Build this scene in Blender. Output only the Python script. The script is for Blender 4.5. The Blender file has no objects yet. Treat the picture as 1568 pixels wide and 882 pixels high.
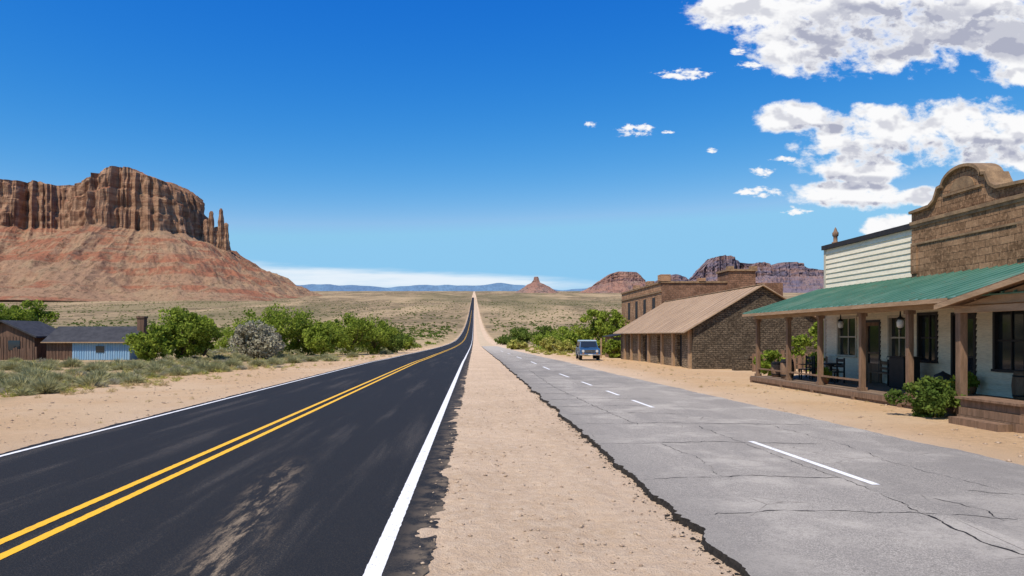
import bpy, bmesh, math, random
import numpy as np
from mathutils import Vector, noise
random.seed(7); rng=np.random.default_rng(7)
scene=bpy.context.scene
scene.view_settings.view_transform='Standard'
try: scene.view_settings.look='None'
except Exception: pass
scene.view_settings.exposure=0
COL=scene.collection

# ------------------------------------------------------------ node helpers
class NT:
    def __init__(s,tree): s.t=tree; s.n=tree.nodes; s.l=tree.links
    def new(s,typ,**kw):
        n=s.n.new(typ)
        for k,v in kw.items(): setattr(n,k,v)
        return n
    def put(s,sock,val):
        if val is None: return
        if isinstance(val,bpy.types.NodeSocket): s.l.new(val,sock)
        else:
            try: sock.default_value=val
            except Exception:
                sock.default_value=(*val,1.0) if len(val)==3 else val
    def m(s,op,a,b=None,c=None,clamp=False):
        n=s.new('ShaderNodeMath',operation=op); n.use_clamp=clamp
        s.put(n.inputs[0],a); s.put(n.inputs[1],b)
        if c is not None: s.put(n.inputs[2],c)
        return n.outputs[0]
    def mix(s,f,a,b,blend='MIX'):
        n=s.new('ShaderNodeMix',data_type='RGBA',blend_type=blend)
        s.put(n.inputs[0],f); s.put(n.inputs[6],a if isinstance(a,bpy.types.NodeSocket) else (*a[:3],1)); s.put(n.inputs[7],b if isinstance(b,bpy.types.NodeSocket) else (*b[:3],1))
        return n.outputs[2]
    def rng(s,v,a,b,c=0.0,d=1.0,smooth=True):
        n=s.new('ShaderNodeMapRange'); n.interpolation_type='SMOOTHSTEP' if smooth else 'LINEAR'
        s.put(n.inputs[0],v)
        for i,q in enumerate((a,b,c,d)): n.inputs[i+1].default_value=q
        return n.outputs[0]
    def noise(s,vec,scale,detail=4,rough=.55,dist=0.0):
        n=s.new('ShaderNodeTexNoise'); s.put(n.inputs['Vector'],vec)
        n.inputs['Scale'].default_value=scale; n.inputs['Detail'].default_value=detail
        n.inputs['Roughness'].default_value=rough; n.inputs['Distortion'].default_value=dist
        return n.outputs[0]
    def pos(s,sc=(1,1,1)):
        g=s.new('ShaderNodeTexCoord'); mp=s.new('ShaderNodeMapping')
        s.l.new(g.outputs['Object'],mp.inputs[0]); mp.inputs['Scale'].default_value=sc
        return mp.outputs[0]
    def xyz(s,vec):
        n=s.new('ShaderNodeSeparateXYZ'); s.l.new(vec,n.inputs[0]); return n.outputs
    def comb(s,x,y,z):
        n=s.new('ShaderNodeCombineXYZ')
        for i,q in enumerate((x,y,z)): s.put(n.inputs[i],q)
        return n.outputs[0]

def newmat(name):
    m=bpy.data.materials.new(name); m.use_nodes=True
    t=NT(m.node_tree); p=m.node_tree.nodes['Principled BSDF']
    return m,t,p
def bump(t,p,h,strength=.4,dist=.02):
    b=t.new('ShaderNodeBump'); b.inputs['Strength'].default_value=strength; b.inputs['Distance'].default_value=dist
    t.l.new(h,b.inputs['Height']); t.l.new(b.outputs[0],p.inputs['Normal'])
def mat(name,c1,c2=None,scale=3,rough=.85,bm=.3,sc=(1,1,1),metal=0,spec=.3,detail=4,fine=None):
    m,t,p=newmat(name)
    c2=c2 or tuple(x*.72 for x in c1)
    v=t.pos(sc); n=t.noise(v,scale,detail,.6)
    c=t.mix(t.rng(n,.33,.67),c1,c2)
    n2=t.noise(v,scale*9,3,.6)
    c=t.mix(t.rng(n2,.35,.75,0,.4),c,tuple(x*.5 for x in c2))
    t.put(p.inputs['Base Color'],c)
    p.inputs['Roughness'].default_value=rough; p.inputs['Metallic'].default_value=metal
    p.inputs['Specular IOR Level'].default_value=spec
    if bm: bump(t,p,t.m('ADD',n,n2),bm,.02)
    return m

# ------------------------------------------------------------ mesh helpers
def link(o,parent=None):
    COL.objects.link(o)
    if parent: o.parent=parent
    return o
def empty(name,loc=(0,0,0)):
    e=bpy.data.objects.new(name,None); e.location=loc; e.empty_display_size=.3; return link(e)
def mk(name,verts,faces,m,parent=None,smooth=False):
    me=bpy.data.meshes.new(name); me.from_pydata([tuple(v) for v in verts],[],faces)
    if m: me.materials.append(m)
    if smooth: me.polygons.foreach_set('use_smooth',[True]*len(me.polygons))
    me.update()
    return link(bpy.data.objects.new(name,me),parent)
def boxvf(x0,x1,y0,y1,z0,z1,off=0):
    v=[(x0,y0,z0),(x1,y0,z0),(x1,y1,z0),(x0,y1,z0),(x0,y0,z1),(x1,y0,z1),(x1,y1,z1),(x0,y1,z1)]
    f=[(0,3,2,1),(4,5,6,7),(0,1,5,4),(1,2,6,5),(2,3,7,6),(3,0,4,7)]
    return v,[tuple(i+off for i in q) for q in f]
def box(name,b,m,parent=None,bev=0):
    v,f=boxvf(*b); o=mk(name,v,f,m,parent)
    if bev:
        md=o.modifiers.new('b','BEVEL'); md.width=bev; md.segments=2
    return o
def boxes(name,lst,m,parent=None):
    V=[];F=[]
    for b in lst:
        v,f=boxvf(*b,off=len(V)); V+=v;F+=f
    return mk(name,V,F,m,parent)
def prism(name,poly,axis,a,b,m,parent=None):
    n=len(poly)
    if axis=='x': v=[(a,p[0],p[1]) for p in poly]+[(b,p[0],p[1]) for p in poly]
    else: v=[(p[0],a,p[1]) for p in poly]+[(p[0],b,p[1]) for p in poly]
    f=[tuple(range(n)),tuple(range(2*n-1,n-1,-1))]+[(i,i+n,(i+1)%n+n,(i+1)%n) for i in range(n)]
    o=mk(name,v,f,m,parent)
    bm=bmesh.new(); bm.from_mesh(o.data); bmesh.ops.recalc_face_normals(bm,faces=bm.faces); bm.to_mesh(o.data); bm.free()
    return o
def cyl(name,p0,p1,r0,r1,m,parent=None,n=16,smooth=True):
    p0=Vector(p0);p1=Vector(p1);d=(p1-p0).normalized(); a=d.orthogonal().normalized(); b=d.cross(a)
    V=[];F=[]
    for p,r in((p0,r0),(p1,r1)):
        for i in range(n):
            t=2*math.pi*i/n; V.append(p+a*math.cos(t)*r+b*math.sin(t)*r)
    F=[(i,(i+1)%n,(i+1)%n+n,i+n) for i in range(n)]+[tuple(range(n))[::-1],tuple(range(n,2*n))]
    return mk(name,V,F,m,parent,False)
def lathe(name,loc,prof,m,parent=None,n=20):
    V=[];F=[]
    for r,z in prof:
        for i in range(n):
            t=2*math.pi*i/n; V.append((loc[0]+r*math.cos(t),loc[1]+r*math.sin(t),loc[2]+z))
    for k in range(len(prof)-1):
        for i in range(n): F.append((k*n+i,k*n+(i+1)%n,(k+1)*n+(i+1)%n,(k+1)*n+i))
    F.append(tuple(range(n))[::-1]); F.append(tuple(range((len(prof)-1)*n,len(prof)*n)))
    return mk(name,V,F,m,parent,True)
def fastmesh(name,V,k,m,parent=None,idx=None):
    me=bpy.data.meshes.new(name); V=np.asarray(V,dtype=np.float32).reshape(-1,3)
    if idx is None: idx=np.arange(len(V)).reshape(-1,k)
    nf=len(idx)
    me.vertices.add(len(V)); me.vertices.foreach_set('co',V.ravel())
    me.loops.add(nf*k); me.loops.foreach_set('vertex_index',idx.ravel().astype(np.int32))
    me.polygons.add(nf); me.polygons.foreach_set('loop_start',np.arange(nf,dtype=np.int32)*k)
    me.update(calc_edges=True); me.validate()
    me.materials.append(m)
    return link(bpy.data.objects.new(name,me),parent)
def fn(a,b,c=0): return noise.noise((a,b,c))

# ------------------------------------------------------------ terrain profile
TY=np.array([60,90,125,190,260,350,500,700,1000,1500,2500,3500,6000,14000,24000.])
TV=np.array([554.33,543.2,536.8,530.5,526,521,511,500,487,472,459,453,449,446,446.])
TE=(514-TV)/1100
ys=list(np.arange(-60,60,10.))+list(np.arange(60,190,2.5))+list(190*np.exp(np.linspace(0,math.log(24000/190),170)))
def rawZ(y):
    yy=np.maximum(np.asarray(y,dtype=float),60)
    return np.where(np.asarray(y)<=60,0,2.2+np.interp(np.log(yy),np.log(TY),TE)*yy)
_YS=np.array(ys); _r=rawZ(_YS)
for _ in range(3):
    _s=_r.copy(); _s[1:-1]=(_r[:-2]+2*_r[1:-1]+_r[2:])/4; _s[_YS<58]=0; _r=_s
_ZG=_r
def baseZ(y): return np.interp(y,_YS,_ZG)
def hz(x,y):
    b=float(baseZ(y))
    if y>120 and abs(x)>20:
        k=min(1,(y-120)/500)*min(1,(abs(x)-20)/150)
        a=min(1.0,y/3000)
        b+=k*(noise.noise((x/260,y/260,1.3))*8*a+noise.noise((x/70,y/90,7.3))*2.6*min(1,y/900))
    return b
xp=[0,10,20,30,45,60,80,105,135,170]+list(170*np.exp(np.linspace(0,math.log(20000/170),75)))[1:]
xs=[-x for x in xp[::-1]][:-1]+xp
V=[];F=[];W=len(xs)
for y in ys:
    for x in xs: V.append((x,y,hz(x,y)))
for j in range(len(ys)-1):
    for i in range(W-1): F.append((j*W+i,j*W+i+1,(j+1)*W+i+1,(j+1)*W+i))

def groundmat(name,far_=True):
    gm,t,p=newmat(name)
    v=t.pos(); X,Y,Z=t.xyz(v)
    n1=t.noise(v,.35,4,.6); n2=t.noise(v,5,5,.68); n3=t.noise(v,40,4,.74)
    sand=t.mix(t.rng(n1,.35,.65),(.68,.485,.315),(.58,.405,.255))
    sand=t.mix(t.rng(n2,.40,.66,0,.6),sand,(.74,.56,.385))
    sand=t.mix(t.rng(n3,.50,.66,0,.5),sand,(.38,.25,.155))
    ps=t.new('ShaderNodeTexVoronoi'); ps.inputs['Scale'].default_value=38; t.l.new(v,ps.inputs['Vector'])
    pr_=t.xyz(ps.outputs['Color'])[0]
    pm_=t.m('MULTIPLY',t.rng(ps.outputs['Distance'],.30,.20),t.rng(pr_,.68,.72))
    sand=t.mix(t.m('MULTIPLY',pm_,.45),sand,t.mix(t.rng(pr_,.76,.95),(.30,.20,.13),(.72,.58,.43)))
    side=t.mix(t.rng(n2,.35,.65),(.64,.415,.225),(.53,.335,.175))
    side=t.mix(t.rng(n3,.50,.68,0,.4),side,(.33,.21,.115))
    side=t.mix(t.rng(t.noise(v,.12,4,.6),.48,.62,0,.5),side,(.66,.48,.30))
    right=t.rng(X,8,11); sand=t.mix(right,sand,side)
    left=t.rng(X,-7,-11); c=sand=t.mix(t.m('MULTIPLY',left,.8),sand,side)
    h=t.m('ADD',n2,t.m('ADD',t.m('MULTIPLY',n3,.6),t.m('MULTIPLY',pm_,.25)))
    if far_:
        plain=t.mix(t.rng(n1,.4,.6),(.42,.295,.16),(.53,.375,.20))
        sc=t.noise(t.pos((1,.7,1)),.16,4,.62)
        plain=t.mix(t.rng(sc,.47,.62,0,.65),plain,(.23,.185,.08))
        far=t.noise(t.pos((1,.35,1)),.02,5,.68)
        fine=t.noise(t.pos((1,.45,1)),.11,4,.72)
        plainf=t.mix(t.rng(far,.42,.6),(.36,.25,.14),(.215,.155,.082))
        plainf=t.mix(t.rng(fine,.50,.58,0,.8),plainf,(.09,.073,.038))
        big_=t.noise(t.pos((1,.22,1)),.004,3,.6)
        plainf=t.mix(t.rng(big_,.48,.60,0,.7),plainf,(.46,.325,.18))
        big2=t.noise(t.pos((1,.18,1)),.0022,3,.6)
        plainf=t.mix(t.rng(big2,.50,.60,0,.55),plainf,(.13,.115,.05))
        plain=t.mix(t.rng(Y,200,700),plain,plainf)
        wob=t.m('MULTIPLY',t.m('SUBTRACT',n1,.5),9)
        xa=t.m('ADD',X,wob)
        xl=t.m('SUBTRACT',xa,t.m('MULTIPLY',t.rng(Y,35,70),4))
        ml=t.rng(xl,-15.5,-19.5); mr=t.m('MULTIPLY',t.rng(xa,9,22),t.rng(Y,75,120))
        mm=t.m('MAXIMUM',ml,mr)
        mid=t.rng(t.m('ABSOLUTE',xa),8.5,11); mid=t.m('MULTIPLY',mid,t.rng(Y,120,240)); mm=t.m('MAXIMUM',mm,mid)
        c=t.mix(mm,sand,plain)
    t.put(p.inputs['Base Color'],c); p.inputs['Roughness'].default_value=1; p.inputs['Specular IOR Level'].default_value=.1
    bump(t,p,h,1.0,.05)
    return gm
gm=groundmat('desert_sand'); gm2=groundmat('median_gravel',False)
ground=mk('desert_ground',V,F,gm,None,True)

# rough dirt strip between the carriageways (real relief, spills over the asphalt edge)
def mh(x,y):
    h=.020+.026*fn(x*1.1,y*.8,2)+.016*fn(x*4,y*3.4,5)+.009*fn(x*13,y*11,7)
    h+=.02*max(0,fn(x*.9,y*.25,11))
    for r in (.45,1.35): h-=.022*math.exp(-((x-r-.12*fn(y*.15,3))/.13)**2)*max(0,.4+fn(y*.3,r*9))
    if x<-.12: h+=-(-.12-x)*.075*(1+.8*fn(y*2.2,3,1))+.012*fn(x*2,y*7,21)*min(1,(-.12-x)*4)
    if x>1.75: h-=(x-1.75)*.10
    if y>50: h-=(y-50)*.006
    return h
mx=np.arange(-.86,2.75,.04); my=np.concatenate([np.arange(3.2,20,.045),np.arange(20,60,.2)])
V=[];F=[];W=len(mx)
for y in my:
    for x in mx: V.append((x,y,mh(x,y)))
for j in range(len(my)-1):
    for i in range(W-1): F.append((j*W+i,j*W+i+1,(j+1)*W+i+1,(j+1)*W+i))
mk('dirt_median',V,F,gm2,None,True)

# ------------------------------------------------------------ roads
rows=list(np.arange(2,30,.05))+list(np.arange(30,60,.25))+[y for y in ys if y>=60 and y<3000]
def strip(name,fl,fr,rows,zo,m,skirt=0,parent=None,m2=None):
    V=[];F=[];mi=[]
    for y in rows:
        z=float(baseZ(y))+zo+(max(0,y-190)*.0004)
        l,r=fl(y),fr(y)
        V+= [(l-(.02+.05*abs(fn(y*3,88))+.03*abs(fn(y*11,8)) if skirt else 0),y,z-skirt),(l,y,z),(r,y,z)]
    for i in range(len(rows)-1):
        a=3*i;b=a+3
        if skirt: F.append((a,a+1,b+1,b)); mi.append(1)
        F.append((a+1,a+2,b+2,b+1)); mi.append(0)
    o=mk(name,V,F,m,parent)
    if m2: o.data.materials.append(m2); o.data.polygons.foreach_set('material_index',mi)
    return o
def lr(y):
    j=.0
    if y<190: j=.08*fn(y*.8,3)+.10*abs(fn(y*2.6,9))+.05*fn(y*8,4)+.03*fn(y*25,1)
    return -.42+j
def ll(y): return -8.85+(.10*fn(y*.7,30)+.05*fn(y*4,31) if y<190 else 0)
am,t,p=newmat('new_asphalt')
v=t.pos(); X,Y,Z=t.xyz(v)
a1=t.noise(v,90,3,.7); a2=t.noise(t.pos((1.6,.10,1)),1.1,4,.6)
c=t.mix(t.rng(a1,.4,.7),(.012,.0125,.0135),(.031,.031,.032))
c=t.mix(t.rng(a2,.5,.75,0,.5),c,(.046,.045,.044))
dx=t.m('ABSOLUTE',t.m('ADD',X,t.m('ADD',1.55,t.m('MULTIPLY',Y,.13))))
dn=t.noise(t.pos((3.2,.55,1)),1.6,6,.78,.2)
dm=t.m('MULTIPLY',t.rng(dx,.50,.0),t.m('MULTIPLY',t.rng(Y,5,6.5),t.rng(Y,13.5,10)))
dm=t.m('MULTIPLY',dm,t.rng(dn,.46,.62))
a4=t.noise(v,60,3,.75)
spk=t.rng(a4,.52,.62)
dm=t.m('MULTIPLY',dm,t.rng(a4,.35,.6,.35,1))
e1=t.m('MULTIPLY',t.rng(X,-.95,-.40),t.rng(t.noise(v,3,5,.7),.40,.62))
allm=t.m('MAXIMUM',dm,t.m('MULTIPLY',e1,.5))
allm=t.m('MAXIMUM',allm,t.m('MULTIPLY',spk,t.m('ADD',.08,t.m('MULTIPLY',t.rng(a2,.5,.7),.3))))
c=t.mix(t.m('MULTIPLY',allm,.75),c,(.40,.29,.18))
t.put(p.inputs['Base Color'],c); p.inputs['Roughness'].default_value=.85; p.inputs['Specular IOR Level'].default_value=.15
bump(t,p,a1,.5,.008)
strip('asphalt_highway',ll,lr,rows,.012,am)

def taper(y,a,b,c): return float(np.interp(y,[10,45,190],[a,b,c]))
def rl(y): 
    j=.14*fn(y*.55,50)+.09*fn(y*1.7,51)+.07*abs(fn(y*5,52))+.03*fn(y*17,53) if y<120 else 0
    return taper(y,2.42,2.25,2.0)+j
def rr(y): return taper(y,9.05,7.6,6.2)+(.16*fn(y*.5,70)+.07*fn(y*2.5,71) if y<190 else 0)
om,t,p=newmat('old_asphalt')
v=t.pos(); X,Y,Z=t.xyz(v)
a1=t.noise(v,70,3,.78); a2=t.noise(t.pos((1.2,.15,1)),.9,5,.62); a3=t.noise(v,.6,5,.65); a5=t.noise(v,14,3,.7)
c=t.mix(t.rng(a1,.32,.66),(.50,.44,.365),(.18,.16,.135))
c=t.mix(t.rng(a2,.42,.64,0,.55),c,(.26,.23,.195))
c=t.mix(t.rng(a3,.47,.66,0,.6),c,(.50,.44,.36))
c=t.mix(t.rng(a5,.5,.7,0,.35),c,(.18,.16,.137))
edge=t.m('MULTIPLY',t.rng(t.m('SUBTRACT',X,t.m('MULTIPLY',a3,1.2)),2.7,1.7),.5)
c=t.mix(edge,c,(.22,.195,.165))
px=t.new('ShaderNodeTexVoronoi',feature='F1',distance='CHEBYCHEV'); t.l.new(t.pos((.55,.16,1)),px.inputs['Vector']); px.inputs['Scale'].default_value=.8
c=t.mix(t.m('MULTIPLY',t.rng(t.xyz(px.outputs['Color'])[1],.70,.73),.22),c,(.15,.135,.115))
vo=t.new('ShaderNodeTexVoronoi',feature='DISTANCE_TO_EDGE'); t.l.new(t.mix(.22,v,t.new('ShaderNodeTexNoise').outputs[1]),vo.inputs['Vector']); vo.inputs['Scale'].default_value=.75
ck=t.m('MULTIPLY',t.rng(vo.outputs[0],.008,.0),t.rng(a3,.52,.60))
c=t.mix(t.m('MULTIPLY',ck,.6),c,(.08,.065,.05))
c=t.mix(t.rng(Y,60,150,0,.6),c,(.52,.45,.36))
t.put(p.inputs['Base Color'],c); p.inputs['Roughness'].default_value=.95; p.inputs['Specular IOR Level'].default_value=.1
bump(t,p,t.m('SUBTRACT',a1,ck),.7,.012)
rr_rows=[y for y in rows if y<=190.1]
edge_black=mat('shadow_black_asphalt_edge',(.055,.045,.036),(.025,.02,.016),20,1,1)  # shadow along the slab edge painted in as near-black; loose crumbs share it
strip('old_asphalt_road',rl,rr,rr_rows,.08,om,.11,None,edge_black)
dm_=mat('dirt_track_sand',(.66,.49,.31),(.56,.41,.25),.2,1,0)
strip('dirt_track',lambda y:1.8,lambda y:5.8,[y for y in ys if y>=189.9 and y<3000],.01,dm_)

def paint(name,c1,c2,lo):
    m,t,p=newmat(name)
    v=t.pos(); n=t.noise(v,30,5,.78); n2=t.noise(v,3,3,.6)
    c=t.mix(t.rng(t.m('ADD',n,t.m('MULTIPLY',n2,.4)),lo,lo+.16,0,.8),c1,c2)
    t.put(p.inputs['Base Color'],c); p.inputs['Roughness'].default_value=.6; return m
wp=paint('white_road_paint',(.86,.82,.76),(.32,.30,.27),.73)
yp=paint('yellow_road_paint',(.90,.47,.006),(.26,.17,.03),.75)
def line(name,xc,w,m,z=.017,rows_=None,par=None):
    rw=rows_ or [y for y in rows if y<1400]
    f=xc if callable(xc) else (lambda y:xc)
    return strip(name,lambda y:f(y)-w/2+.010*fn(y*9,xc if not callable(xc) else 1),lambda y:f(y)+w/2+.010*fn(y*9,5),rw,z,m,0,par)
mk_e=empty('road_markings')
line('white_edge_line',-.93,.17,wp,par=mk_e)
line('white_edge_line_far_side',-8.6,.11,wp,par=mk_e)
line('yellow_centre_line',-4.68,.13,yp,par=mk_e)
line('yellow_centre_line_b',-5.02,.13,yp,par=mk_e)
ctr=lambda y: float(np.interp(y,[10,22,40,190],[5.72,5.25,4.75,4.1]))
for a,b in ((10.2,14.4),(21.2,23.6),(25.6,27.6),(30.6,33),(36.7,40),(45,49),(54,59)):
    line('centre_dash',ctr,.12,wp,.086,list(np.arange(a,b+.01,.1)),mk_e)
for a,b in ((70,77.5),(90,97.5),(110,120)):
    line('centre_dash',ctr,.12,wp,.086,list(np.arange(a,b+.01,2.5)),mk_e)

cm=mat('crack_dark',(.035,.031,.028),None,8,1,0)
CV=[];CF=[]
def crack(pts,w):
    P=[]
    for (a,b) in zip(pts[:-1],pts[1:]):
        L=math.hypot(b[0]-a[0],b[1]-a[1]); n=max(2,int(L/.06))
        for i in range(n):
            k=i/n; x=a[0]+(b[0]-a[0])*k; y=a[1]+(b[1]-a[1])*k
            P.append((x+.10*fn(x*2.1,y*2.1,w)+.05*fn(x*9,y*9,3),y+.10*fn(x*2,y*2,9+w)+.07*fn(x*10,y*10,6)))
    s=len(CV)
    for i,q in enumerate(P):
        q2=P[min(i+1,len(P)-1)]; q1=P[max(i-1,0)]
        d=Vector((q2[0]-q1[0],q2[1]-q1[1])).normalized(); nn=Vector((-d.y,d.x))
        ww=w*max(.22,.70+1.4*fn(i*.3,w*90,2))*(1 if 2<i<len(P)-3 else .3)
        z=float(baseZ(q[1]))+.083
        CV.append((q[0]+nn.x*ww,q[1]+nn.y*ww,z)); CV.append((q[0]-nn.x*ww,q[1]-nn.y*ww,z))
    for i in range(len(P)-1):
        a=s+2*i; CF.append((a,a+2,a+3,a+1))
crack([(2.4,17.2),(4.5,17.5),(8.2,17.1)],.018)
crack([(2.5,14.1),(4.6,14.4),(6.8,14.0)],.016)
crack([(2.55,10.6),(4.2,10.9),(5.7,10.7)],.013)
crack([(2.7,8.5),(3.9,8.75),(5.3,8.6),(6.3,8.3),(8.7,8.4)],.011)
crack([(5.45,9.7),(5.35,8.4),(5.25,7.6),(5.3,6.2),(5.1,4)],.015)
crack([(5.25,17),(5.35,13.5),(5.45,9.7)],.009)
crack([(5.97,9.5),(6.2,8.8),(6.1,8.2)],.008)
crack([(6.6,9.9),(7.6,9.4),(8.9,9.7)],.010)
crack([(3.6,14.2),(3.9,12.6),(3.7,10.8)],.006)
crack([(7.0,17.1),(7.2,14),(7.0,11.8),(7.3,9.6)],.007)
for yy in (19.3,21.4,23.8,26.2,29,31.5,35,38,42,47,52,57):
    crack([(taper(yy,2.5,2.3,2),yy),(4.5,yy+.5),(random.uniform(5.2,7.2),yy+.1)],.016+.0003*yy)
crack([(3.4,45),(3.3,30),(3.6,22),(3.9,17)],.012)
mk('road_cracks',CV,CF,cm)

def stones(name,n,fx,fy,smin,smax,m,pw=6,zf=None):
    octv=np.array([(1,0,0),(-1,0,0),(0,1,0),(0,-1,0),(0,0,.8),(0,0,-.6)]); of=np.array([(0,2,4),(2,1,4),(1,3,4),(3,0,4),(2,0,5),(1,2,5),(3,1,5),(0,3,5)])
    Vs=[];Is=[]
    for i in range(n):
        y=fy(); x=fx(y); s=smin+(smax-smin)*random.random()**pw
        zo=zf(x,y) if zf else 0
        th=random.random()*6.28; c_,s_=math.cos(th),math.sin(th)
        q=octv*(1+.30*rng.standard_normal((6,3)))*s*np.array([1,.8,.6])
        q=np.stack([q[:,0]*c_-q[:,1]*s_+x,q[:,0]*s_+q[:,1]*c_+y,q[:,2]+.1*s+zo],1)
        Vs.append(q); Is.append(of+6*i)
    return fastmesh(name,np.concatenate(Vs),3,m,None,np.concatenate(Is))
pm=mat('pebble_stone',(.58,.42,.28),(.34,.23,.15),6,1,.2)
stones('pebbles',6000,lambda y:random.uniform(-.6,2.35),lambda:4.3+26*random.random()**1.8,.004,.038,pm,9,lambda x,y:max(.012,mh(x,y)))
def rx_(y): return random.choice([random.uniform(9,13),random.uniform(-15,-8.9),random.uniform(-15,-8.9)])
stones('gravel',4000,rx_,lambda:8+50*random.random()**1.5,.012,.07,pm,6)
stones('asphalt_crumbs',700,lambda y:rl(y)-.04-.16*random.random()**2,lambda:5+25*random.random()**1.5,.01,.04,edge_black,5)

# ------------------------------------------------------------ world / sun
S=Vector((-.34,-.42,.84)).normalized()
el=math.asin(S.z); rot=math.atan2(S.x,S.y)
w=bpy.data.worlds.new('World'); scene.world=w; w.use_nodes=True
t=NT(w.node_tree); bg=w.node_tree.nodes['Background']
sky=t.new('ShaderNodeTexSky',sky_type='NISHITA'); sky.sun_disc=False; sky.sun_elevation=el; sky.sun_rotation=rot
sky.air_density=1.0; sky.dust_density=.35; sky.ozone_density=2.5; sky.altitude=1300
SK=.12; I=1/SK
sr=t.new('ShaderNodeSeparateColor'); t.l.new(sky.outputs[0],sr.inputs[0])
def ch(o,pw,k,mx_): return t.m('MINIMUM',t.m('MULTIPLY',t.m('POWER',t.m('MULTIPLY',o,SK),pw),k*I),mx_*I)
cc=t.new('ShaderNodeCombineColor')
t.l.new(ch(sr.outputs[0],3.4,15,.27),cc.inputs[0]); t.l.new(ch(sr.outputs[1],1.38,1.42,.58),cc.inputs[1]); t.l.new(ch(sr.outputs[2],.43,.95,.86),cc.inputs[2])
tc=t.new('ShaderNodeTexCoord'); dx,dy,dz=t.xyz(tc.outputs['Generated'])
yy=t.m('MAXIMUM',dy,.08); A=t.m('DIVIDE',dx,yy); B=t.m('DIVIDE',dz,yy)
def ell(u,v,ru,rv):
    a=t.m('DIVIDE',t.m('SUBTRACT',A,u),ru); b=t.m('DIVIDE',t.m('SUBTRACT',B,v),rv)
    return t.m('SUBTRACT',1,t.m('ADD',t.m('MULTIPLY',a,a),t.m('MULTIPLY',b,b)))
def field(lst):
    r=None
    for q in lst:
        e=ell(*q); r=e if r is None else t.m('MAXIMUM',r,e)
    return t.m('MAXIMUM',r,-1.5)
cl=[(.37,.452,.085,.032),(.47,.410,.10,.052),(.57,.44,.18,.080),(.71,.455,.18,.08),(.78,.385,.07,.045),
    (.45,.302,.07,.024),(.56,.278,.13,.046),(.70,.288,.15,.046),(.53,.234,.085,.028),(.74,.26,.11,.036),(.515,.198,.085,.024),(.60,.150,.07,.018),(.63,.195,.05,.014)]
sm=[(.225,.286,.034,.011),(.292,.364,.045,.010),(.398,.200,.038,.009),(.40,.228,.02,.009),(.426,.317,.018,.010),(.163,.293,.012,.006),(.45,.174,.025,.007),(.33,.259,.010,.005),(.385,.377,.024,.008),(.27,.283,.010,.004),(.43,.246,.02,.005),(.37,.395,.014,.008)]
blob=field(cl); sb=field(sm)
base=field([(.60,.425,.17,.040),(.74,.415,.13,.035),(.50,.385,.06,.018),(.70,.258,.12,.018),(.57,.252,.10,.014),(.53,.213,.07,.010),(.48,.287,.05,.008),(.52,.180,.06,.008)])
def vec(db): return t.comb(A,t.m('MULTIPLY',t.m('ADD',B,db),1.5),.37)
v0=vec(0);v1=vec(.016)
b0=t.noise(v0,9,2,.5)
f0=t.noise(v0,26,6,.60,.15); f1=t.noise(v1,22,3,.5,.15); f2=t.noise(v0,22,3,.5,.15)
n0=t.m('ADD',t.m('MULTIPLY',t.m('SUBTRACT',b0,.5),1.2),t.m('MULTIPLY',t.m('SUBTRACT',f0,.5),2.7))
den=t.m('ADD',t.m('MINIMUM',blob,.7),n0)
al=t.rng(den,-.02,.60)
den2=t.m('ADD',t.m('MULTIPLY',sb,.9),t.m('ADD',t.m('MULTIPLY',t.m('SUBTRACT',t.noise(t.comb(A,t.m('MULTIPLY',B,2.2),1.1),60,5,.62,.3),.5),3.6),-.25))
al2=t.m('MULTIPLY',t.rng(den2,.0,.8),t.rng(sb,-.8,.1))
grey=t.m('MULTIPLY',t.rng(t.m('ADD',base,t.m('MULTIPLY',t.m('SUBTRACT',f0,.5),1.5)),-.35,.6),t.rng(den,.30,.85))
relief=t.m('MULTIPLY',t.rng(t.m('SUBTRACT',f1,f2),-.03,.13),t.rng(den,.25,.8))
sh=t.m('ADD',t.m('MULTIPLY',grey,.72),t.m('MULTIPLY',relief,.55),None,True)
ccol=t.mix(sh,(.97*I,.97*I,.98*I),(.42*I,.44*I,.55*I))
al=t.m('MULTIPLY',t.m('MAXIMUM',al,al2),t.rng(dy,.08,.2))
wv=t.noise(t.comb(t.m('MULTIPLY',A,3),t.m('MULTIPLY',B,30),2.2),2,4,.6)
top=t.m('ADD',t.m('SUBTRACT',.088,t.m('MULTIPLY',A,.05)),t.m('MULTIPLY',t.m('SUBTRACT',wv,.5),.02))
bank=t.m('MULTIPLY',t.rng(t.m('SUBTRACT',top,B),-.002,.012),t.rng(B,.060,.074,.35,1))
bank=t.m('MULTIPLY',bank,t.m('MULTIPLY',t.rng(A,.26,.05),t.rng(A,-.42,-.30)))
bank=t.m('MULTIPLY',bank,t.rng(wv,.25,.6,.5,1))
c=t.mix(t.m('MULTIPLY',bank,.88),cc.outputs[0],(.86*I,.92*I,.98*I))
c=t.mix(al,c,ccol)
t.l.new(c,bg.inputs[0]); bg.inputs[1].default_value=SK
try: w.cycles.sampling_method='MANUAL'; w.cycles.sample_map_resolution=512
except Exception: pass
sun=bpy.data.lights.new('sun','SUN'); sun.energy=5.0; sun.angle=math.radians(.53); sun.color=(1,.94,.84)
so=link(bpy.data.objects.new('sun',sun)); so.rotation_euler=S.to_track_quat('Z','Y').to_euler(); so.location=(-20,-20,60)

# ------------------------------------------------------------ camera
cam=bpy.data.cameras.new('camera'); co=link(bpy.data.objects.new('camera',cam)); co.location=(0,0,2.2); co.rotation_euler=(math.pi/2,0,0)
cam.sensor_width=36; cam.lens=36*1100/1568; cam.shift_x=.037; cam.shift_y=.0466; cam.clip_start=.1; cam.clip_end=60000
scene.camera=co

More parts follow.
